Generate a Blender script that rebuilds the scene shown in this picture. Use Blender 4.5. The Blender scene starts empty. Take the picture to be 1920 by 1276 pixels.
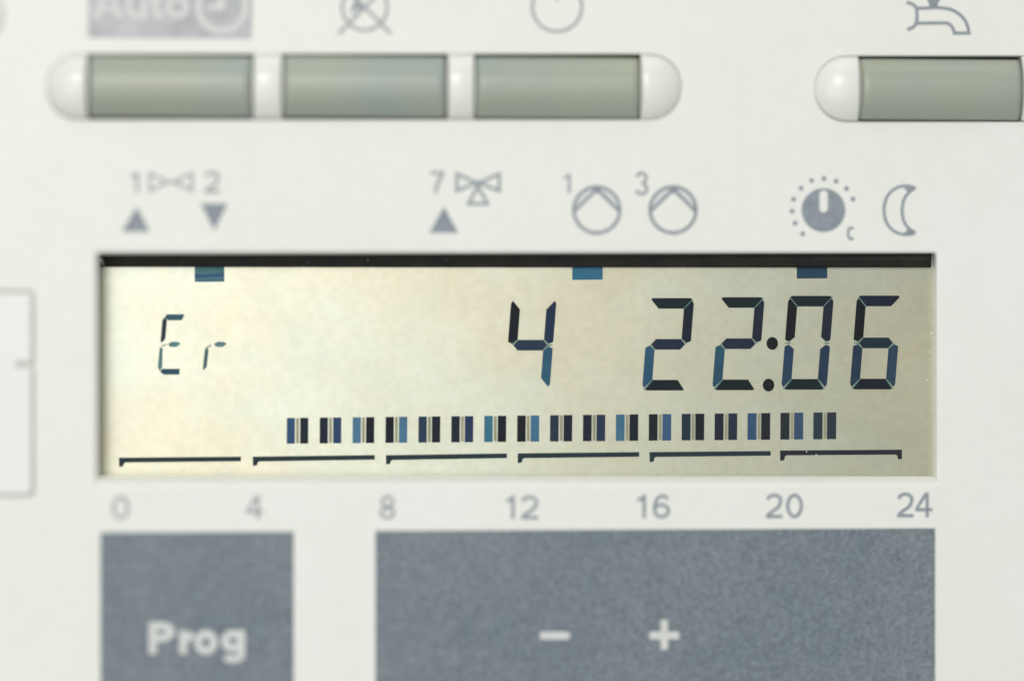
import bpy, math, random
from mathutils import Vector, Matrix
from mathutils.geometry import tessellate_polygon
random.seed(7)
S = bpy.context.scene
COL = S.collection
MM = 0.001

# ---------------------------------------------------------------- camera
# the panel stands upright in the XZ plane (front faces -Y); u = X, v = Z, w = -Y (towards the viewer)
YAW, ROLL, DIST = math.radians(2.72), 0.0019, 0.214
LENS, SENSOR, PW, PH = 100.0, 36.0, 1920.0, 1276.0
cam = bpy.data.cameras.new("camera"); camo = bpy.data.objects.new("camera", cam); COL.objects.link(camo)
cam.lens = LENS; cam.sensor_width = SENSOR; cam.clip_start = 0.005; cam.clip_end = 20
fwd = Vector((math.sin(YAW), math.cos(YAW), 0)); cpos = -fwd * DIST
camo.matrix_world = Matrix.Translation(cpos) @ Matrix.Rotation(-YAW, 4, 'Z') @ Matrix.Rotation(math.pi / 2, 4, 'X') @ Matrix.Rotation(ROLL, 4, 'Z')
S.camera = camo
cam.dof.use_dof = True; cam.dof.focus_distance = 0.2170; cam.dof.aperture_fstop = 2.7
CM = camo.matrix_world.to_3x3()

# ---------------------------------------------------------------- light
S.view_settings.view_transform = 'Standard'; S.view_settings.look = 'None'
S.view_settings.exposure = 0; S.view_settings.gamma = 1
W = bpy.data.worlds.new("World"); S.world = W; W.use_nodes = True
bg = W.node_tree.nodes['Background']; bg.inputs[0].default_value = (0.96, 0.985, 1.0, 1); bg.inputs[1].default_value = 0.45

def softbox(name, az, el, dist, size, power, col, tgt=(0, 0, 0)):
    L = bpy.data.lights.new(name, 'AREA'); L.shape = 'RECTANGLE'; L.size, L.size_y = size; L.energy = power; L.color = col
    o = bpy.data.objects.new(name, L); COL.objects.link(o)
    a, e = math.radians(az), math.radians(el)
    p = Vector((math.sin(a) * math.cos(e), -math.cos(a) * math.cos(e), math.sin(e))) * dist
    o.location = p + Vector(tgt)
    o.rotation_euler = (-p).to_track_quat('-Z', 'Y').to_euler()
    return o
softbox("side_fill_softbox", -21, 0, 0.5, (0.36, 0.30), 0.70, (1.0, 0.99, 0.95))  # added unseen source, brightens the display towards its left end
softbox("window_light", -12, 23, 0.65, (0.17, 0.13), 1.3, (1.0, 0.985, 0.94))
softbox("ceiling_light", 10, 66, 0.8, (0.6, 0.3), 1.1, (1.0, 0.99, 0.96))

# ---------------------------------------------------------------- mapping photo measurements to the panel's planes
def ray(px, py):
    d = CM @ Vector(((px - PW / 2) / PW * SENSOR, (PH / 2 - py) / PW * SENSOR, -LENS))
    return d.normalized()
def onface(px, py, w=0.0):                       # point (u, v) on the plane at height w
    d = ray(px, py); t = (-w - cpos.y) / d.y; p = cpos + d * t
    return (p.x, p.z)
# the liquid crystal cell sits a little askew in its housing: deeper on the left
LA, LB = -2.4 * MM, 0.031                        # w = LA + LB * u
def onlcd(px, py):
    d = ray(px, py); t = (-LA - LB * cpos.x - cpos.y) / (d.y + LB * d.x); p = cpos + d * t
    return (p.x, p.z)
def Wf(base=0.0):
    return lambda u, v: base
def Wl(lift=0.0):
    return lambda u, v: LA + LB * u + lift
def face(pts, w=0.0): return [onface(x, y, w) for x, y in pts]
def lcd(pts): return [onlcd(x, y) for x, y in pts]

# ---------------------------------------------------------------- materials
def lin(r, g, b):
    f = lambda c: (c / 255 / 12.92) if c <= 10 else ((c / 255 + .055) / 1.055) ** 2.4
    return (f(r), f(g), f(b))
def mat(name, col, rough=.5, spec=.5, metal=0, coat=0, coat_r=.05, noise=None, bump=None, sss=None, noise2=None):
    m = bpy.data.materials.new(name); m.use_nodes = True; nt = m.node_tree; b = nt.nodes['Principled BSDF']
    b.inputs['Base Color'].default_value = (*col, 1); b.inputs['Roughness'].default_value = rough
    b.inputs['Specular IOR Level'].default_value = spec; b.inputs['Metallic'].default_value = metal
    b.inputs['Coat Weight'].default_value = coat; b.inputs['Coat Roughness'].default_value = coat_r
    tc = nt.nodes.new('ShaderNodeTexCoord')
    def layer(prev, scale, amt, detail=2, tint=None, thr=None):
        n = nt.nodes.new('ShaderNodeTexNoise'); n.inputs['Scale'].default_value = scale; n.inputs['Detail'].default_value = detail
        nt.links.new(tc.outputs['Object'], n.inputs['Vector'])
        r = nt.nodes.new('ShaderNodeValToRGB')
        lo, hi = thr or (.3, .7)
        r.color_ramp.elements[0].position = lo; r.color_ramp.elements[1].position = hi
        t = tint or (1, 1, 1)
        r.color_ramp.elements[0].color = (1 - amt * t[0], 1 - amt * t[1], 1 - amt * t[2], 1)
        r.color_ramp.elements[1].color = (1 + amt * t[0], 1 + amt * t[1], 1 + amt * t[2], 1)
        nt.links.new(n.outputs['Fac'], r.inputs['Fac'])
        mx = nt.nodes.new('ShaderNodeMix'); mx.data_type = 'RGBA'; mx.blend_type = 'MULTIPLY'; mx.inputs[0].default_value = 1
        if prev is None: mx.inputs[6].default_value = (*col, 1)
        else: nt.links.new(prev, mx.inputs[6])
        nt.links.new(r.outputs['Color'], mx.inputs[7])
        return mx.outputs[2]
    prev = None
    for a in (noise or []): prev = layer(prev, *a)
    if prev is not None: nt.links.new(prev, b.inputs['Base Color'])
    if bump:
        n = nt.nodes.new('ShaderNodeTexNoise'); n.inputs['Scale'].default_value = bump[0]; n.inputs['Detail'].default_value = 3
        nt.links.new(tc.outputs['Object'], n.inputs['Vector'])
        bp = nt.nodes.new('ShaderNodeBump'); bp.inputs['Strength'].default_value = bump[1]; bp.inputs['Distance'].default_value = bump[2]
        nt.links.new(n.outputs['Fac'], bp.inputs['Height']); nt.links.new(bp.outputs['Normal'], b.inputs['Normal'])
    if sss:
        b.inputs['Subsurface Weight'].default_value = sss[0]; b.inputs['Subsurface Radius'].default_value = sss[1]; b.inputs['Subsurface Scale'].default_value = sss[2]
    return m

M_face = mat('cream_plastic', (.79, .794, .745), .42, .45, noise=[(45, .016, 3, (.8, .9, 1.6)), (220, .010, 3, (.8, 1, 1.5)), (900, .012, 2)], bump=(2600, .25, .00004))
M_rail = mat('white_plastic', (.765, .77, .715), .30, .5, bump=(700, .05, .00005))
M_flap = mat('cool_white_plastic', (.785, .80, .765), .4, .45, bump=(2600, .2, .00004))
M_ink = mat('grey_ink', (.25, .285, .32), .55, .35, noise=[(1500, .12, 3)])
M_inklight = mat('worn_grey_ink', (.33, .35, .37), .55, .35, noise=[(1500, .15, 3)])
M_tint = mat('pale_ink_tint', (.64, .68, .67), .55, .35)
M_key = mat('grey_key_paint', (.162, .197, .224), .5, .45, noise=[(110, .07, 3, (1.2, 1, .5)), (700, .07, 2, (1.2, 1, .7)), (2200, .14, 2), (5000, .25, 1)], bump=(3000, .5, .00006))
M_label = mat('lilac_grey_foil', (.40, .41, .435), .35, .6, noise=[(260, .16, 3), (1100, .12, 2)], bump=(900, .4, .00005))  # label glare is put into the pale base and the streaky mottling
M_white = mat('white_print', (.64, .65, .63), .5, .4, noise=[(900, .04, 2)])
M_black = mat('black_foam_gasket', (.010, .009, .007), .6, .3, noise=[(500, .5, 3)], bump=(900, .7, .0002))
M_cav = mat('dark_cavity_plastic', (.13, .12, .07), .6, .3)
M_body = mat('housing_plastic', (.45, .44, .38), .6, .3)
M_dust = mat('dust_fleck', (.75, .77, .75), .6, .4)
# keys: olive translucent plastic
M_btn = mat('translucent_olive_plastic', (.325, .365, .312), .42, .8, noise=[(130, .06, 1, (1.0, .3, -1.2)), (60, .05, 1)], sss=(.35, (.0009, .0010, .0006), .8))

# display backing: a rough mirror foil under a diffusing polariser
def lcd_material():
    m = bpy.data.materials.new('lcd_reflector'); m.use_nodes = True; nt = m.node_tree; nt.nodes.clear()
    N = nt.nodes.new; L = nt.links.new
    out = N('ShaderNodeOutputMaterial'); tc = N('ShaderNodeTexCoord')
    def nz(scale, detail, c0, c1, lo, hi, sc=None):
        n = N('ShaderNodeTexNoise'); n.inputs['Scale'].default_value = scale; n.inputs['Detail'].default_value = detail
        if sc:
            mp = N('ShaderNodeMapping'); mp.inputs['Scale'].default_value = sc; L(tc.outputs['Object'], mp.inputs['Vector']); L(mp.outputs[0], n.inputs['Vector'])
        else: L(tc.outputs['Object'], n.inputs['Vector'])
        r = N('ShaderNodeValToRGB'); r.color_ramp.elements[0].position = lo; r.color_ramp.elements[1].position = hi
        r.color_ramp.elements[0].color = (*c0, 1); r.color_ramp.elements[1].color = (*c1, 1); L(n.outputs['Fac'], r.inputs['Fac']); return r.outputs[0]
    def mul(a, b):
        x = N('ShaderNodeMix'); x.data_type = 'RGBA'; x.blend_type = 'MULTIPLY'; x.inputs[0].default_value = 1
        if isinstance(a, tuple): x.inputs[6].default_value = (*a, 1)
        else: L(a, x.inputs[6])
        L(b, x.inputs[7]); return x.outputs[2]
    stain = mul(mul(nz(75, 3, (1.025, .995, .95), (.975, 1.012, 1.035), .36, .64), nz(170, 5, (.955, .95, .93), (1.035, 1.04, 1.03), .3, .7)),
                mul(nz(1500, 2, (.965, .965, .955), (1.03, 1.03, 1.03), .35, .65), nz(420, 4, (1.016, .992, .975), (.985, 1.008, 1.016), .32, .68)))
    d = N('ShaderNodeBsdfDiffuse'); L(mul(LCD_D, stain), d.inputs['Color'])
    g = N('ShaderNodeBsdfGlossy'); g.distribution = 'GGX'; g.inputs['Roughness'].default_value = LCD_R; L(mul(LCD_G, stain), g.inputs['Color'])
    a = N('ShaderNodeAddShader'); L(d.outputs[0], a.inputs[0]); L(g.outputs[0], a.inputs[1]); L(a.outputs[0], out.inputs['Surface'])
    return m
LCD_D, LCD_G, LCD_R = (.118, .120, .064), (.408, .400, .350), .315
M_lcd = lcd_material()
_seg = {}
def segmat(rgb):
    if rgb not in _seg:
        c = lin(*rgb); c = (max(.004, c[0] * .78), max(.006, c[1] * .80), max(.007, c[2] * .72))
        _seg[rgb] = mat('lcd_segment_tone', c, .6, .2, noise=[(420, .14, 2, (1, .8, .5))])
    return _seg[rgb]

# ---------------------------------------------------------------- mesh helpers
# outlines of the printed characters (thousandths of an em): vertices, faces


def mk(name, V, F, m, parent=None, label=None, smooth=False, kind=None):
    me = bpy.data.meshes.new(name); me.from_pydata([(a[0], -a[2], a[1]) for a in V], [], F); me.validate(); me.materials.append(m)
    o = bpy.data.objects.new(name, me); COL.objects.link(o)
    import bmesh
    b = bmesh.new(); b.from_mesh(me); bmesh.ops.recalc_face_normals(b, faces=b.faces)
    b.to_mesh(me); b.free()
    if smooth: me.shade_smooth(); 
    if parent: o.parent = parent
    if label: o['label'] = label
    if kind: o['kind'] = kind
    return o
class MB:
    def __init__(s): s.V = []; s.F = []
    def sheet(s, loops, wf, thick=0.02 * MM):
        """filled polygon with holes at height wf, side walls down by thick"""
        tris = tessellate_polygon([[Vector((u, v, 0)) for u, v in l] for l in loops])
        b = len(s.V)
        for l in loops:
            for u, v in l: s.V.append((u, v, wf(u, v)))
        s.F += [[b + i for i in t] for t in tris]
        if thick:
            k = b
            for l in loops:
                n = len(l); c = len(s.V)
                for u, v in l: s.V.append((u, v, wf(u, v) - thick))
                for i in range(n): s.F.append([k + i, k + (i + 1) % n, c + (i + 1) % n, c + i])
                k += n
    def tri_mesh(s, vs, fs, wf, thick=0.02 * MM):
        b = len(s.V)
        for u, v in vs: s.V.append((u, v, wf(u, v)))
        s.F += [[b + i for i in f] for f in fs]
        from collections import Counter
        cnt = Counter(); 
        for f in fs:
            for i in range(len(f)):
                cnt[frozenset((f[i], f[(i + 1) % len(f)]))] += 1
        low = {}
        def lo(i):
            if i not in low:
                u, v = vs[i]; low[i] = len(s.V); s.V.append((u, v, wf(u, v) - thick))
            return low[i]
        for f in fs:
            for i in range(len(f)):
                a, c = f[i], f[(i + 1) % len(f)]
                if cnt[frozenset((a, c))] == 1: s.F.append([b + a, b + c, lo(c), lo(a)])
    def rings(s, rs, close_last=False):
        """rs: list of rings, each a list of (u,v,w) with equal counts"""
        b = len(s.V); n = len(rs[0])
        for r in rs: s.V += r
        for k in range(len(rs) - 1):
            for i in range(n):
                j = (i + 1) % n
                s.F.append([b + k * n + i, b + k * n + j, b + (k + 1) * n + j, b + (k + 1) * n + i])
        if close_last:
            loop = rs[-1]; t = tessellate_polygon([[Vector((p[0], p[1], 0)) for p in loop]]); o = b + (len(rs) - 1) * n
            s.F += [[o + i for i in x] for x in t]
        return b
    def grid(s, P, skirt=None):
        """P[i][j] grid of points; skirt: w level the boundary is extruded to"""
        b = len(s.V); n, m = len(P), len(P[0])
        for r in P: s.V += r
        ix = lambda i, j: b + i * m + j
        for i in range(n - 1):
            for j in range(m - 1): s.F.append([ix(i, j), ix(i + 1, j), ix(i + 1, j + 1), ix(i, j + 1)])
        if skirt is not None:
            bd = [(0, j) for j in range(m)] + [(i, m - 1) for i in range(1, n)] + [(n - 1, j) for j in range(m - 2, -1, -1)] + [(i, 0) for i in range(n - 2, 0, -1)]
            c = len(s.V)
            for i, j in bd:
                p = P[i][j]; s.V.append((p[0], p[1], p[2])); s.V.append((p[0], p[1], skirt))
            k = len(bd)
            for q in range(k):
                r = (q + 1) % k; s.F.append([c + 2 * q, c + 2 * r, c + 2 * r + 1, c + 2 * q + 1])
    def obj(s, name, m, parent, label=None, smooth=False, kind=None): return mk(name, s.V, s.F, m, parent, label, smooth, kind)

def circle(cx, cy, r, n=40, a0=0, a1=360, ry=None):
    full = abs(a1 - a0) >= 360
    k = n if full else n + 1
    return [(cx + r * math.cos(math.radians(a0 + (a1 - a0) * i / n)), cy + (ry or r) * math.sin(math.radians(a0 + (a1 - a0) * i / n))) for i in range(k)]
def rrect(x0, y0, x1, y1, r, n=6):
    P = []
    for cx, cy, a in ((x1 - r, y1 - r, 0), (x0 + r, y1 - r, 90), (x0 + r, y0 + r, 180), (x1 - r, y0 + r, 270)):
        P += [(cx + r * math.cos(math.radians(a + 90 * i / n)), cy + r * math.sin(math.radians(a + 90 * i / n))) for i in range(n + 1)]
    return P
def area(P): return sum(P[i][0] * P[(i + 1) % len(P)][1] - P[(i + 1) % len(P)][0] * P[i][1] for i in range(len(P))) / 2
def offset(P, d):
    """closed polygon moved outward by d (mitred)"""
    if area(P) < 0: d = -d
    n = len(P); Q = []
    for i in range(n):
        a, b, c = Vector(P[i - 1]), Vector(P[i]), Vector(P[(i + 1) % n])
        e1 = (b - a).normalized(); e2 = (c - b).normalized()
        n1 = Vector((e1.y, -e1.x)); n2 = Vector((e2.y, -e2.x)); m = n1 + n2
        if m.length < 1e-6: m = n1
        m.normalize(); k = d / max(.35, m.dot(n1)); Q.append(tuple(b + m * k))
    return Q
def ringstroke(P, t): return [offset(P, t / 2), offset(P, -t / 2)]
def stroke(P, t, cap=0):
    P = [Vector(p) for p in P]; L = []; R = []
    n = len(P)
    for i in range(n):
        e1 = (P[i] - P[i - 1]).normalized() if i else (P[1] - P[0]).normalized()
        e2 = (P[i + 1] - P[i]).normalized() if i < n - 1 else e1
        n1 = Vector((-e1.y, e1.x)); n2 = Vector((-e2.y, e2.x)); m = (n1 + n2).normalized(); k = t / 2 / max(.4, m.dot(n1))
        q = P[i] - e1 * cap * (i == 0) + e2 * cap * (i == n - 1)
        L.append(tuple(q + m * k)); R.append(tuple(q - m * k))
    return L + R[::-1]
_lift = [0]
def ink(name, shapes, m, parent, label=None, base=0.0):
    """flat print on the face: shapes = list of lists of pixel loops; overlapping strokes each a hair above the other"""
    b = MB()
    for k, loops in enumerate(shapes):
        b.sheet([face(l, base) for l in loops], Wf(base + 0.014 * MM + k * 0.003 * MM), 0.014 * MM + k * 0.003 * MM)
    return b.obj(name, m, parent, label)
def smooth_line(P, k=5):
    Q = []
    for i in range(len(P) - 1):
        p0, p1, p2, p3 = P[max(0, i - 1)], P[i], P[i + 1], P[min(len(P) - 1, i + 2)]
        for j in range(k):
            t = j / k
            Q.append(tuple(.5 * (2 * p1[a] + (p2[a] - p0[a]) * t + (2 * p0[a] - 5 * p1[a] + 4 * p2[a] - p3[a]) * t * t + (3 * p1[a] - p0[a] - 3 * p2[a] + p3[a]) * t ** 3) for a in (0, 1)))
    return Q + [P[-1]]
def arc(cx, cy, rx, ry, a0, a1, n=16): return circle(cx, cy, rx, n, a0, a1, ry=ry)
def char_shapes(ch, x0, x1, yb, yt, t):
    """one character inside its ink box, drawn with strokes of width t"""
    w, h = x1 - x0, yb - yt; c = (x0 + x1) / 2; k = t / 2; rx = w / 2 - k
    if ch == '0': return [ringstroke(circle(c, (yb + yt) / 2, rx, 36, ry=h / 2 - k), t)]
    if ch == '1': return [[[(x1 - t, yb), (x1, yb), (x1, yt), (x1 - t * .75, yt), (x1 - t, yt + h * .07), (x0 + t * .6, yt + h * .15), (x0, yt + h * .16), (x0, yt + h * .28), (x1 - t, yt + h * .27)]]]
    if ch == '2':
        r = h * .29
        P = arc(c, yt + r, rx, r - k, 190, 385, 16)
        P = P[:] + [(c + rx * .62, yt + h * .56), (c - rx * .25, yt + h * .72), (x0 + k * 1.1, yb - t * .9)]
        return [[stroke(smooth_line(P, 2), t)], [[(x0, yb), (x1, yb), (x1, yb - t), (x0, yb - t)]]]
    if ch == '3':
        m = yt + h * .475
        return [[stroke(arc(c - .3, (yt + m) / 2 + k * .5, rx * .92, (m - yt) / 2 - k * .3, -165, 85, 14), t)], [stroke(arc(c, (yb + m) / 2 + k * .1, rx, (yb - m) / 2 - k * .6, -88, 165, 16), t)]]
    if ch == '4':
        sx = x1 - w * .20; by = yb - h * .24
        return [[[(sx - t, yb), (sx, yb), (sx, yt), (sx - t * 1.2, yt), (x0, by - t * .9), (x0, by), (sx - t, by)], [(sx - t, by - t), (x0 + t * 1.05, by - t), (sx - t, yt + t * 1.5)]], [[(sx - .5, by), (x1, by), (x1, by - t), (sx - .5, by - t)]]]
    if ch == '6':
        r = h * .315
        P = [(x1 - k * 1.2, yt + h * .20), (c + rx * .45, yt + k * 1.3), (c, yt + k), (c - rx * .6, yt + h * .17), (x0 + k, yt + h * .45), (x0 + k, yb - r)]
        return [ringstroke(circle(c, yb - r, rx, 30, ry=r - k), t), [stroke(smooth_line(P, 5), t)]]
    if ch == '7':
        return [[[(x0, yt), (x1, yt), (x1, yt + t), (c - w * .02 + k, yb - h * .35), (c - w * .12 + k, yb), (c - w * .12 - k * 1.1, yb), (c - w * .02 - k * 1.1, yb - h * .38), (x1 - t * 1.25, yt + t), (x0, yt + t)]]]
    if ch == '8':
        m = yt + h * .46
        return [ringstroke(circle(c, (yt + m) / 2 + k * .5, rx * .87, 28, ry=(m - yt) / 2 - k * .5), t), ringstroke(circle(c, (yb + m) / 2, rx, 30, ry=(yb - m) / 2 - k), t)]
    if ch == 'C': return [[stroke(arc(c + w * .05, (yb + yt) / 2, rx, h / 2 - k, 45, 315, 20), t)]]
    if ch == 'A': return [[stroke([(x0 + k, yb), (c - .5, yt)], t)], [stroke([(x1 - k, yb), (c + .5, yt)], t)], [stroke([(x0 + w * .22, yb - h * .30), (x1 - w * .22, yb - h * .30)], t * .8)], [[(c - t * .7, yt), (c + t * .7, yt), (c, yt + t)]]]
    if ch == 'u': return [[stroke([(x0 + k, yt), (x0 + k, yb - h * .4)] + arc(c, yb - h * .40, rx, h * .40 - k, 170, 10, 12), t)], [stroke([(x1 - k, yt), (x1 - k, yb)], t)]]
    if ch == 't': return [[stroke([(c - k * .3, yt), (c - k * .3, yb - h * .22), (c + k * .3, yb - k * 1.3), (x1, yb - k)], t)], [stroke([(x0, yt + h * .32), (x1, yt + h * .32)], t * .8)]]
    if ch == 'o': return [ringstroke(circle(c, (yb + yt) / 2, rx, 30, ry=h / 2 - k), t)]
    if ch == 'P':
        m = yt + h * .62
        return [[stroke([(x0 + k, yt), (x0 + k, yb)], t)], [stroke([(x0 + t * .6, yt + k), (c, yt + k)] + arc(c, (yt + m) / 2, x1 - k - c, (m - yt) / 2 - k, -80, 80, 12) + [(c, m - k), (x0 + t * .6, m - k)], t)]]
    if ch == 'r': return [[stroke([(x0 + k, yt), (x0 + k, yb)], t)], [stroke(smooth_line([(x0 + t * .7, yb - h * .5), (x0 + t, yt + t * .95), (x1, yt + k)], 5), t)]]
    if ch == 'g':
        m = yt + (yb - yt) * .66
        return [ringstroke(circle(c - .5, (yt + m) / 2, rx, 28, ry=(m - yt) / 2 - k), t), [stroke([(x1 - k, yt), (x1 - k, yb - h * .25)] + arc(c, yb - h * .25, rx, h * .25 - k, 12, 160, 12), t)]]
def glyph(name, ch, x0, x1, ybase, ytop, m, parent, label=None, base=0.0, t=6.2):
    return ink(name, char_shapes(ch, x0, x1, ybase, ytop, t), m, parent, label, base)
def word(name, chars, m, parent, base, t, label=None):
    sh = []
    for ch, x0, x1, yb, yt in chars: sh += char_shapes(ch, x0, x1, yb, yt, t)
    return ink(name, sh, m, parent, label, base)

# ---------------------------------------------------------------- the thing
panel = bpy.data.objects.new('heating_control_panel', None); COL.objects.link(panel)
panel.empty_display_size = .02; panel.location = (0, 0, 0)
panel['label'] = 'cream heating control panel with grey keys and a display reading 22:06'
panel['category'] = 'control panel'

# outlines on the face
win = face(rrect(181, 474, 1756, 907, 5, 4))
slot1 = face(rrect(87.5, 101.5, 1278.5, 224.3, 60, 10)); slot2 = face(rrect(1528, 105, 1996.5, 228.3, 60, 10))
flap_hole = face(rrect(-420, 544, 65, 930, 9, 4))
dome_hole = face(circle(-50, 24, 56, 40))
plate = face(rrect(-700, -420, 2620, 1700, 60, 8))
b = MB()
rim = .22 * MM
holes = [(win, -5 * MM), (slot1, -2.4 * MM), (slot2, -2.4 * MM), (flap_hole, -1.2 * MM), (dome_hole, -1.6 * MM)]
b.sheet([plate] + [offset(h, (rim if i == 0 else .10 * MM)) for i, (h, dd) in enumerate(holes)], Wf(0), 0)
for i, (h, dd) in enumerate(holes):
    r = rim if i == 0 else .10 * MM; rs = []
    for k in range(7):
        t = math.radians(90 * k / 6); o = offset(h, r * (1 - math.sin(t))); rs.append([(u, v, -r * (1 - math.cos(t))) for u, v in o])
    rs.append([(u, v, dd) for u, v in h]); b.rings(rs)
rs = []
for k in range(7):
    t = math.radians(90 * k / 6); o = offset(plate, 1.2 * MM * math.sin(t)); rs.append([(u, v, -1.2 * MM * (1 - math.cos(t))) for u, v in o])
rs.append([(u, v, -9 * MM) for u, v in offset(plate, 1.2 * MM)]); b.rings(rs)
faceplate = b.obj('faceplate', M_face, panel)
# rear housing closes the body behind the openings
b = MB(); o = offset(plate, .9 * MM)
b.rings([[(u, v, -5.2 * MM) for u, v in o], [(u, v, -16 * MM) for u, v in o]], True)
b.sheet([o], Wf(-5.2 * MM), 0)
b.obj('rear_housing', M_body, panel)
for h, dd, nm in ((slot1, -2.3, 'slot_floor'), (slot2, -2.3, 'slot_floor'), (flap_hole, -.5, 'recess_floor'), (dome_hole, -1.5, 'recess_floor')):
    b = MB(); b.sheet([offset(h, .3 * MM)], Wf(dd * MM), .3 * MM); b.obj(nm, M_cav if 'slot' in nm else M_face, panel)

# sill: the lower edge of the window is cut back at a slope
b = MB()
u0, vS0 = onface(178, 908); u1, _ = onface(1760, 908)
vt = onlcd(960, 891)[1]
P = [(vS0 - .1 * MM, -.06 * MM), (vS0 + .04 * MM, -.08 * MM), (vS0 + .16 * MM, -.14 * MM), (vt - .06 * MM, -.62 * MM), (vt, -.74 * MM), (vt, LA - 1.2 * MM)]
for k in range(len(P) - 1):
    pass
b.grid([[(u0 + (u1 - u0) * i / 24, v, w) for v, w in P] for i in range(25)])
b.obj('window_sill', M_rail, faceplate, 'sloped lower sill of the display window')

# ---------------------------------------------------------------- display
b = MB()
L0, L1 = onlcd(150, 440), onlcd(1790, 940)
b.sheet([[(L0[0], L0[1]), (L1[0], L0[1]), (L1[0], L1[1]), (L0[0], L1[1])]], Wl(0), 1.1 * MM)
display = b.obj('liquid_crystal_display', M_lcd, panel, 'reflective display showing Er 4 22:06 above a row of bars')
# black gasket strip along the top of the window
b = MB()
cs = []
for i in range(41):
    t = i / 40; px = 187.5 + (1744 - 187.5) * t; u = onlcd(px, 500)[0]
    vb = onlcd(px, 500.0 + 1.3 * t)[1]; vt_ = vb + 1.35 * MM; w0 = LA + LB * u
    wob = .02 * MM * math.sin(i * 2.1) 
    cs.append([(u, vb, w0 + .005 * MM), (u, vb + wob * .2, w0 + .35 * MM), (u, vb + .1 * MM, w0 + .5 * MM + wob), (u, vb + .55 * MM, w0 + .62 * MM), (u, vt_, w0 + .55 * MM)])
b.grid(cs, LA - 1.0 * MM)
b.obj('gasket_strip', M_black, panel, 'black strip along the top of the display window')

nseg = [0]
def seg(name, pts, rgb, label=None):
    nseg[0] += 1
    b = MB(); b.sheet([lcd(pts)], Wl(0.03 * MM), 0.03 * MM)
    return b.obj(name, segmat(rgb), display, label)
ghost2 = []; ghost = []           # faint unlit slivers between segments

BLK, NVY, DNV, BLU, LBL, TEA, DTE = (19, 27, 38), (36, 54, 84), (27, 38, 57), (52, 84, 128), (84, 126, 164), (66, 122, 155), (24, 48, 60)
def digit(x_bot, w, yt, yb, on, cols, sl=.078, th=19.8, tv=17.8, ym=None):
    """slanted seven-segment digit; x_bot = left outer edge at the foot"""
    ym = ym or (yt + yb) / 2
    X = lambda x, y: (x_bot + x + (yb - y) * sl, y)
    h = th; t = tv; g = 1.3; e = 7
    S7 = {
        'a': [X(5 + g, yt), X(w - 5 - g, yt), X(w - 3 - g, yt + 3), X(w - t - g, yt + h), X(t + g, yt + h), X(3 + g, yt + 3)],
        'd': [X(t + g, yb - h), X(w - t - g, yb - h), X(w - 5 - g, yb - 2), X(w - 7 - g, yb), X(7 + g, yb), X(5 + g, yb - 2)],
        'g': [X(t * .45 + g + 1, ym), X(t + g, ym - h * .5), X(w - t - g, ym - h * .5), X(w - t * .45 - g - 1, ym), X(w - t - g, ym + h * .5), X(t + g, ym + h * .5)],
        'f': [X(0, yt + e + 4), X(2, yt + e - 1), X(4, yt + 4 + g), X(t, yt + h + g), X(t, ym - h * .5 - g), X(t * .45, ym - g - 1.5), X(1, ym - g - 4), X(0, ym - g - 7)],
        'b': [X(w, yt + e + 4), X(w - 2, yt + e - 1), X(w - 4, yt + 4 + g), X(w - t, yt + h + g), X(w - t, ym - h * .5 - g), X(w - t * .45, ym - g - 1.5), X(w - 1, ym - g - 4), X(w, ym - g - 7)],
        'e': [X(0, yb - e - 4), X(2, yb - e + 1), X(4, yb - 4 - g), X(t, yb - h - g), X(t, ym + h * .5 + g), X(t * .45, ym + g + 1.5), X(1, ym + g + 4), X(0, ym + g + 7)],
        'c': [X(w, yb - e - 4), X(w - 2, yb - e + 1), X(w - 4, yb - 4 - g), X(w - t, yb - h - g), X(w - t, ym + h * .5 + g), X(w - t * .45, ym + g + 1.5), X(w - 1, ym + g + 4), X(w, ym + g + 7)],
    }
    for k in on: seg('digit_segment', S7[k], cols.get(k, DNV))
    cor = {'fa': (X(3, yt + 2), X(t + 1, yt + h + 1)), 'ab': (X(w - 3, yt + 2), X(w - t - 1, yt + h + 1)), 'ed': (X(4, yb - 1), X(t + 1, yb - h - 1)),
           'cd': (X(w - 4, yb - 1), X(w - t - 1, yb - h - 1)), 'fe': (X(1, ym), X(t * .6, ym)), 'bc': (X(w - 1, ym), X(w - t * .6, ym)),
           'fg': (X(t * .45, ym - 1), X(t, ym - h * .5 - 1)), 'eg': (X(t * .45, ym + 1), X(t, ym + h * .5 + 1)),
           'bg': (X(w - t * .45, ym - 1), X(w - t, ym - h * .5 - 1)), 'cg': (X(w - t * .45, ym + 1), X(w - t, ym + h * .5 + 1))}
    for k, (p, q) in cor.items():
        if k[0] in on and k[1] in on: ghost.append(stroke([p, q], 2.6))
def xb(xmid, yb, ym, sl=.078): return xmid - (yb - ym) * sl
digit(xb(952, 729, 646.5), 85, 559, 729.5, 'fgbc', {'f': BLK, 'b': NVY, 'g': (40, 58, 86), 'c': (52, 98, 128)}, ym=646.8)
digit(xb(1210.5, 731.6, 645), 84.5, 558.6, 731.6, 'abged', {'a': (22, 38, 46), 'b': DNV, 'g': (30, 45, 68), 'e': (50, 92, 126), 'd': (18, 34, 40)}, ym=645.2)
digit(xb(1342, 731, 644), 85, 557, 731, 'abged', {'a': (24, 38, 48), 'b': (34, 42, 62), 'g': (36, 46, 68), 'e': (44, 86, 112), 'd': (17, 34, 40)}, ym=644)
digit(xb(1471.5, 730, 643), 85, 554.5, 730, 'abcdef', {'a': (26, 40, 48), 'b': (34, 42, 60), 'c': (42, 60, 88), 'd': (18, 38, 44), 'e': (42, 68, 98), 'f': (22, 26, 34)}, ym=643)
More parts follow.
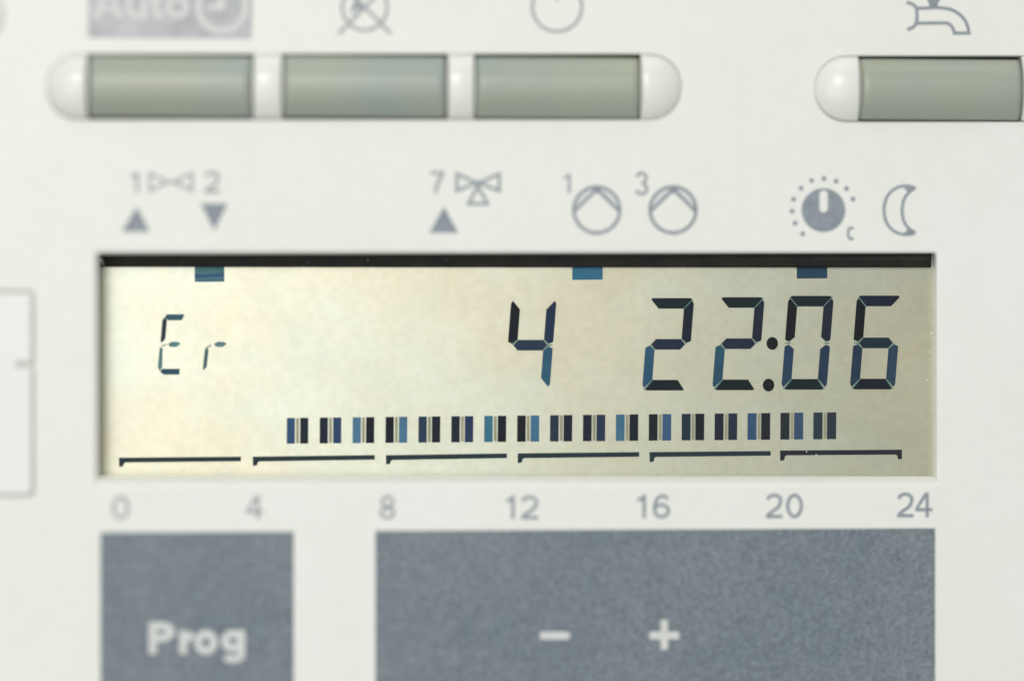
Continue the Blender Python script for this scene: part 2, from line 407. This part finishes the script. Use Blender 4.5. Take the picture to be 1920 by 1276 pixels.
digit(xb(1600, 729.5, 642), 84.5, 554, 729.5, 'afgedc', {'a': (27, 38, 58), 'f': (20, 24, 34), 'g': (28, 48, 62), 'e': (40, 60, 84), 'd': (20, 32, 44), 'c': (48, 70, 96)}, ym=642.5)
for cx, cy in ((1448, 643.5), (1441, 721.5)):
    seg('colon_dot', circle(cx, cy, 10.8, 24, ry=12), (22, 28, 32))
# small letters
seg('letter_segment', [(312, 589), (346, 589), (341, 600), (316, 600.5), (309, 596)], (62, 98, 122))
seg('letter_segment', [(304.5, 600), (308.5, 595), (313, 600), (310, 634), (305, 641), (301, 641)], (44, 56, 78))
seg('letter_segment', [(315, 644.5), (322, 640.5), (333, 640.5), (339, 644), (331, 650), (319, 650)], (96, 142, 146))
seg('letter_segment', [(299.5, 651), (305, 652), (304, 689), (299, 695), (296, 688)], (96, 138, 144))
seg('letter_segment', [(304, 691), (337, 691), (336, 702), (308, 702), (300, 697)], (50, 86, 110))
seg('letter_segment', [(401, 644.5), (408, 640.5), (419, 640.5), (425.5, 644), (418, 650), (406, 650)], (102, 142, 154))
seg('letter_segment', [(384, 656), (388.5, 652), (391, 656), (387.5, 688), (380, 694)], (84, 108, 120))
ghost.append(stroke([(385, 654), (396, 646)], 2.4))
ghost.append(stroke([(303, 649), (313, 645)], 2.2))
# pointer flags hanging from the gasket
seg('pointer_flag', [(365, 493), (420.5, 493), (420.5, 528), (365, 528.5)], (84, 130, 146), 'pale blue pointer with darker stripes')
for pts in ([(365, 515), (390, 514), (420.5, 511), (420.5, 519), (365, 521)], [(372, 525), (420.5, 523.5), (420.5, 526), (372, 527)]):
    b = MB(); b.sheet([lcd(pts)], Wl(0.036 * MM), 0.005 * MM); b.obj('pointer_stripe', segmat((62, 92, 142)), display)
seg('pointer_flag', [(1073, 493), (1130, 493), (1130, 524), (1073, 524.5)], (58, 120, 156), 'teal pointer')
seg('pointer_flag', [(1494, 494), (1551, 494), (1551, 521.5), (1494, 522)], (46, 80, 106), 'dark blue pointer')
# bars
bars = [(BLU, DNV), (DNV, (46, 74, 114)), (LBL, BLK), (BLK, (80, 122, 160)), ((42, 64, 92), (26, 34, 50)), (DNV, (40, 58, 98)), (TEA, BLK), (BLK, (72, 118, 160)),
        ((38, 54, 80), (26, 34, 54)), ((28, 36, 54), (44, 60, 86)), ((72, 118, 152), (26, 34, 48)), ((28, 34, 44), (66, 96, 142)), ((32, 54, 70), (28, 34, 46)),
        ((34, 38, 56), (42, 52, 72)), ((58, 90, 128), (34, 38, 50)), ((40, 46, 56), (60, 84, 120)), ((46, 60, 74), (46, 56, 70))]
for i, (c0, c1) in enumerate(bars):
    x = 537.6 + 61.7 * i; wd = 15.2 + .12 * i
    for dx, c in ((0, c0), (25 + .04 * i, c1)):
        xx = x + dx; k = (xx - 540) / 1020; yt = 783 - 10.5 * k; yb = 831.3 - 8.6 * k
        seg('bar_segment', [(xx + .4, yt), (xx + wd + .4, yt - .1), (xx + wd, yb - .1), (xx, yb)], c)
    k = (x - 540) / 1020
    ghost2.append([(x + wd + 2.6, 783.5 - 10.5 * k), (x + wd + 7.8, 783.5 - 10.5 * k), (x + wd + 7.6, 830 - 8.6 * k), (x + wd + 2.4, 830 - 8.6 * k)])
# scale brackets
for xl, xr, yl, yr, tk, last in ((223, 452, 857.5, 855.5, 16, 0), (474, 702.5, 855.5, 852.5, 16, 0), (723.5, 950.5, 852.8, 849.5, 16, 0), (970.5, 1198.5, 849.3, 847, 17, 0), (1217.8, 1445, 847, 845, 17.5, 0), (1462.5, 1691, 844, 842.5, 18, 1)):
    P = [(xl, yl), (xr, yr), (xr, yr + 8.6)]
    if last: P = [(xl, yl), (xr, yr), (xr, yr + 17.5), (xr - 7.5, yr + 17.5), (xr - 8.5, yr + 11), (xr - 12, yr + 9)]
    P += [(xl + 12, yl + 9), (xl + 9, yl + 11.5), (xl + 8, yl + tk), (xl + .5, yl + tk + 1.5)]
    seg('scale_bracket', P, (38, 56, 66) if not last else (40, 46, 58))
b = MB()
for k, pl in enumerate(ghost): b.sheet([lcd(pl)], Wl((0.020 + .0015 * (k % 5)) * MM), 0.01 * MM)
b.obj('unlit_segments', segmat((112, 146, 142)), display, 'faint pale slivers between the dark segments', kind='stuff')

b = MB()
for k, pl in enumerate(ghost2): b.sheet([lcd(pl)], Wl(0.012 * MM), 0)
b.obj('unlit_segments', segmat((164, 162, 142)), display, 'faint slivers between the paired bars', kind='stuff')
# ---------------------------------------------------------------- push button rails
def railpiece(px0, px1, cyp, Rp, capL, capR, Hm=1.0, base=.02):
    """white convex bar piece between photo columns px0 and px1"""
    u0, vc = onface(px0, cyp); u1, _ = onface(px1, cyp); R = abs(onface(px0, cyp + Rp)[1] - vc); H = Hm * MM; Wb = base * MM
    NP = 28
    SS = .90; c0 = math.sqrt(1 - SS * SS)
    def ht(t): return H * (math.sqrt(max(0, 1 - (t * SS) ** 2)) - c0) / (1 - c0)
    def pt(uc, psi, ph, sgn):
        t = math.sqrt(math.sin(ph) ** 2 + (math.cos(ph) * math.sin(psi)) ** 2)
        return (uc + sgn * R * math.cos(ph) * math.sin(psi), vc + R * math.sin(ph), Wb + ht(min(1, t)))
    rows = []
    phs = [math.radians(-90 + 180 * j / NP) for j in range(NP + 1)]
    ul = u0 + (R if capL else 0); ur = u1 - (R if capR else 0)
    if capL: rows += [[pt(ul, math.radians(90 - 90 * i / 14), ph, -1) for ph in phs] for i in range(14)]
    e = .12 * MM
    def straight(u, inset):
        k = 1 - inset
        return [(u, vc + R * math.sin(ph), Wb + ht(abs(math.sin(ph))) - inset) for ph in phs]
    us = [(ul, 0)] if capL else [(ul, e), (ul + e * .3, e * .3), (ul + e, 0)]
    us += [(ur, 0)] if capR else [(ur - e, 0), (ur - e * .3, e * .3), (ur, e)]
    if capL and ul > ur - e: us = [(ul, 0)] + [(max(ul + 1e-5, x), y) for x, y in us[1:]]
    rows += [straight(u, i) for u, i in us]
    if capR: rows += [[pt(ur, math.radians(90 * i / 14), ph, 1) for ph in phs] for i in range(1, 15)]
    b = MB(); b.grid(rows, -1.8 * MM)
    return b.obj('rail_piece', M_rail, panel, smooth=True)
def button(px0, px1, y0, y1, label, up=0.0):
    u0, va = onface(px0, y0); u1, vb = onface(px1, y1); vc = (va + vb) / 2; R = (va - vb) / 2
    n, m = 46, 26; H = 1.05 * MM; rr = .5 * MM; rows = []
    us = [u0 + (u1 - u0) * (.5 - .5 * math.cos(math.pi * (i / n))) for i in range(n + 1)]
    for u in us:
        row = []
        for j in range(m + 1):
            s_ = -math.cos(math.pi * j / m); v = vc + R * s_
            w = H * (math.sqrt(1 - (s_ * .86) ** 2) - .51) / .49 + .02 * MM
            d = min(u - u0, u1 - u)
            if d < rr: w -= 1.15 * (rr - math.sqrt(max(0, rr * rr - (rr - d) ** 2)))
            row.append((u, v, w + up * MM))
        rows.append(row)
    b = MB(); b.grid(rows, -2.0 * MM)
    return b.obj('push_button', M_btn, panel, label, smooth=True)
RP = 60
railpiece(88, 164.3, 162, RP, True, False)
button(167.2, 472.5, 104.8, 219.5, 'olive push button under the Auto label')
railpiece(475.5, 529.3, 162, RP, False, False)
button(531.8, 836.5, 105.2, 220, 'olive push button under the crossed out symbol')
railpiece(839.5, 889, 162.5, RP, False, False)
button(891.5, 1198.5, 107.5, 221.5, 'olive push button under the plain clock symbol')
railpiece(1201, 1278, 163, RP, False, True)
railpiece(1528, 1609, 166, RP, True, False)
button(1611.5, 1913, 111, 225.5, 'olive push button under the tap symbol')
railpiece(1915.5, 1996, 166, RP, False, True)

# round white lamp cap at the far upper left
b = MB(); cu, cv = onface(-50, 24); R = abs(onface(-50 + 60.5, 24)[0] - cu); rs = []
for k in range(13):
    t = math.radians(90 * k / 12); r = R * math.cos(t); rs.append([(cu + r * math.cos(a), cv + r * math.sin(a), (.03 + .5 * math.sin(t)) * MM) for a in [2 * math.pi * i / 40 for i in range(40)]][:])
rs[-1] = [(cu + 1e-6 * math.cos(2 * math.pi * i / 40), cv + 1e-6 * math.sin(2 * math.pi * i / 40), 0.53 * MM) for i in range(40)]
b.rings([[(p[0], p[1], -1.4 * MM) for p in rs[0]]] + rs)
b.obj('round_cap', M_rail, panel, 'round white domed cap', smooth=True)

# access flap at the left edge
def roundslab(name, P, wt, wb, r, m, label=None, par=None):
    b = MB(); rs = [[(u, v, wb) for u, v in P]]
    for k in range(7):
        t = math.radians(90 * k / 6); o = offset(P, -r * (1 - math.cos(t))); rs.append([(u, v, wt - r * (1 - math.sin(t))) for u, v in o])
    b.rings(rs, True); return b.obj(name, m, par or panel, label)
P = face(rrect(-416, 549.5, 58, 925, 8, 4) )
n = len(P)
flap_px = []
q = rrect(-416, 548.5, 61.5, 927.5, 9, 4)      # order: lower right corner first in image space (y down), then lower left, upper left, upper right
flap_px = q[:5] + q[5:10] + q[10:15] + q[15:20] + [(61.5, 680), (34, 680), (33, 681), (33, 686.5), (34, 687.5), (61.5, 687.5)]
roundslab('access_flap', face(flap_px), .14 * MM, -.84 * MM, .24 * MM, M_flap, 'cool white flap with a notch in its right edge')
b = MB(); b.sheet([face(rrect(33, 689, 57, 800, 3, 3), .1 * MM)], Wf(.15 * MM), .1 * MM); b.obj('flap_latch', M_flap, panel)

# ---------------------------------------------------------------- grey keys
def keypad(x0, y0a, y0b, x1, y1, label):
    b = MB(); b.sheet([face([(x0, y0a), (x0, y1), (x1, y1), (x1, y0b)])], Wf(.05 * MM), .05 * MM)
    return b.obj('membrane_key', M_key, panel, label)
kp = keypad(188.5, 997.5, 996, 550.5, 1500, 'slate grey key lettered Prog')
ka = keypad(704, 994.5, 989.5, 1753, 1500, 'wide slate grey key with minus and plus signs')
word('lettering', [('P', 279, 327, 1225, 1165), ('r', 336, 362, 1225, 1181), ('o', 364, 408, 1226, 1180), ('g', 415, 459.5, 1241.5, 1180)], M_white, kp, .05 * MM, 14.3)
B5 = .05 * MM
ink('minus_sign', [[rrect(1012, 1183.5, 1068.5, 1198, 5, 4)]], M_white, ka, base=B5)
ink('plus_sign', [[[(1239, 1161), (1252, 1161), (1252.5, 1183), (1273, 1183), (1273, 1197.5), (1252.5, 1197.5), (1252, 1217), (1239, 1217), (1238.5, 1197.5), (1218, 1197.5), (1218, 1183), (1238.5, 1183)]]], M_white, ka, base=B5)

# ---------------------------------------------------------------- printed marks
def num(s, spans, yb, yt, label):
    for ch, (x0, x1) in zip(s, spans): glyph('hour_numeral', ch, x0, x1, yb, yt, M_inklight if len(s) == 1 else M_ink, panel, label)
num('0', [(210, 243)], 973.5, 928.5, None); num('4', [(461.5, 493)], 972, 928, None); num('8', [(711.5, 741.5)], 972.5, 928, None)
num('12', [(949, 965), (977, 1009)], 972.5, 928, None); num('16', [(1195, 1211), (1224.5, 1256.5)], 971, 926, None)
num('20', [(1436, 1467), (1474, 1505.5)], 970.5, 924.5, None); num('24', [(1682, 1713), (1716, 1748)], 969, 922.5, None)
glyph('mark_numeral', '1', 243.5, 260, 362, 322, M_inklight, panel)
glyph('mark_numeral', '2', 383, 412, 362, 321, M_inklight, panel)
glyph('mark_numeral', '7', 807, 833, 362, 321, M_inklight, panel)
glyph('mark_numeral', '1', 1056, 1070.5, 362, 325, M_inklight, panel)
glyph('mark_numeral', '3', 1190, 1216, 365, 322, M_inklight, panel)
glyph('mark_letter', 'C', 1587, 1603, 450.5, 424.5, M_ink, panel, t=4.6)
ink('triangle_mark', [[[(256, 387), (281.5, 434.5), (228.5, 434.5)]]], M_ink, panel)
ink('triangle_mark', [[[(376, 381.5), (427, 381.5), (401.8, 433)]]], M_ink, panel)
ink('triangle_mark', [[[(832.5, 387), (859, 436.5), (805, 436.5)]]], M_ink, panel)
ink('valve_symbol', [ringstroke([(281, 325), (281, 358), (315, 341.5)], 5), ringstroke([(360, 325), (360, 358), (326, 341.5)], 5), [stroke([(312, 341), (330, 341)], 5)]], M_inklight, panel, 'two way valve symbol')
ink('valve_symbol', [ringstroke([(856.5, 326), (856.5, 358), (893, 343)], 5.5), ringstroke([(936, 326), (936, 358), (899, 343)], 5.5), ringstroke([(896, 349), (878.5, 382), (914, 382)], 5.5), [circle(896, 344, 6, 16)]], M_ink, panel, 'three way valve symbol')
for cx, cy in ((1119, 393.5), (1262, 393.5)):
    R = 43
    ap = (cx + .5, cy - 39)
    A = [(cx + 37.5 * math.cos(math.radians(a)), cy + 37.5 * math.sin(math.radians(a))) for a in range(184, 357, 8)]
    ink('pump_tint', [[[(cx - 38, cy + 1)] + A + [(cx + 38, cy + 1), (cx + .5, cy - 35)]]], M_tint, panel)
    ink('pump_symbol', [ringstroke(circle(cx, cy, R, 56), 6.2), [stroke([(cx - 42, cy + 2), ap, (cx + 42, cy + 2)], 6)], [[(cx - 10, cy - 40), (cx + 10, cy - 40), (cx + .5, cy - 30)]]], M_ink, panel, base=.016 * MM)
slot_ = rrect(1536.5, 357, 1552, 398, 7, 5)
ink('dial_symbol', [[circle(1544, 394, 41, 56), slot_]], M_ink, panel)
for x, y in ((598, 1165), (560, 1112), (545, 1052), (553, 993), (590, 938), (642, 900), (704, 890), (765, 903), (817, 940), (849, 992)):
    ink('dial_dot', [[circle(1280 + x / 2.658, y / 2.658, 4.6, 12)]], M_ink, panel)
# crescent moon
oc = [(1716, 352), (1700, 348.5), (1684, 351), (1670, 360), (1661, 374), (1657.5, 394), (1661, 414), (1670, 428), (1684, 437), (1700, 440), (1716, 437)]
ic = [(1716, 436), (1704, 428), (1695, 415), (1691.5, 394), (1695, 374), (1704, 361), (1716, 352.5)]
ink('moon_symbol', [[stroke(smooth_line(oc), 5.6)], [stroke(smooth_line(ic), 5.6)], [[(1719, 352), (1703, 360), (1694, 352)]], [[(1719, 436), (1703, 429), (1694, 437)]]], M_ink, panel)
# Auto label
lab = MB(); lab.sheet([face([(165, -50), (473, -50), (472.5, 73.5), (165, 71)])], Wf(.02 * MM), .02 * MM)
lab = lab.obj('mode_label', M_label, panel, 'lilac grey label with white lettering Auto and a clock')
word('lettering', [('A', 174, 232, 35, -22), ('u', 236, 276, 36, -8), ('t', 279, 308, 36, -20), ('o', 310, 356, 36, -9)], M_white, lab, .02 * MM, 12.5)
ink('clock_symbol', [ringstroke(circle(416, 13, 44.5, 56), 13), [stroke([(414, -22), (414, 14), (388, 14)], 12)], [[(422, -14), (422, 18), (392, 18)]]], M_white, lab, base=.02 * MM)
# crossed symbol, clock and tap
ink('crossed_symbol', [ringstroke(circle(684, 15, 42, 56), 6), [stroke([(637, -34), (733, 64)], 6)], [stroke([(731, -34), (635, 64)], 6)], [circle(672, 10, 9, 20)], [stroke([(660, 24), (676, -18)], 8)]], M_inklight, panel)
ink('clock_symbol', [ringstroke(circle(1044.5, 13, 46.5, 56), 5.6), [[(1036, -20), (1052, -20), (1044, 4)]], [stroke([(1044, -26), (1044, 0)], 4)]], M_inklight, panel)
top = smooth_line([(1720, 16), (1740, 15.5), (1762, 15), (1785, 19), (1803, 31), (1813, 46), (1817.5, 65)])
low = smooth_line([(1791, 64), (1785, 51), (1776, 44), (1758, 43.5), (1720, 44)])
fl = smooth_line([(1700, 5), (1712, 9), (1718.5, 18), (1718.5, 42), (1712, 51), (1701, 56)])
ink('tap_symbol', [[stroke(top, 6)], [stroke([(1786, 62.5), (1819, 62.5)], 6)], [stroke(low, 6)], [stroke(fl, 6)], [[(1740, 0), (1761, 0), (1757, 15), (1743, 15)]], [[(1738, -10), (1763, -10), (1763, 2), (1738, 2)]], [stroke([(1720, -14), (1781, -14)], 9)]], M_ink, panel)

# fine moulded line across the face and a few dust flecks on the display edge
b = MB(); b.sheet([face([(1281, 83.5), (2600, 88), (2600, 90), (1281, 85.5)])], Wf(.012 * MM), .012 * MM); b.obj('moulded_ridge', M_face, panel)
b = MB()
for px, py, r in ((190, 488, 5), (186, 628, 3.2), (1746, 625, 3.4), (1738, 712, 2.6), (1586, 675, 2.6), (1741, 660, 2), (1748, 690, 2), (194, 494, 3), (1749, 741, 2), (578, 491, .9), (690, 489, 1.1), (836, 488, .7), (1530, 852, 1.6), (1512, 846, 1.6), (1573, 742, 1.2)):
    u, v = onlcd(px, py); rr = r * .04 * MM; w = LA + LB * u + (.7 * MM if py < 500 else .05 * MM)
    pts = [(u + rr * random.uniform(.5, 1.1) * math.cos(a), v + rr * random.uniform(.5, 1.1) * math.sin(a)) for a in [2 * math.pi * i / 9 for i in range(9)]]
    b.rings([[(x, y, w) for x, y in pts], [(u + (x - u) * .5, v + (y - v) * .5, w + rr * .5) for x, y in pts]], True)
b.obj('dust_flecks', M_dust, display, 'pale dust flecks round the display', kind='stuff')
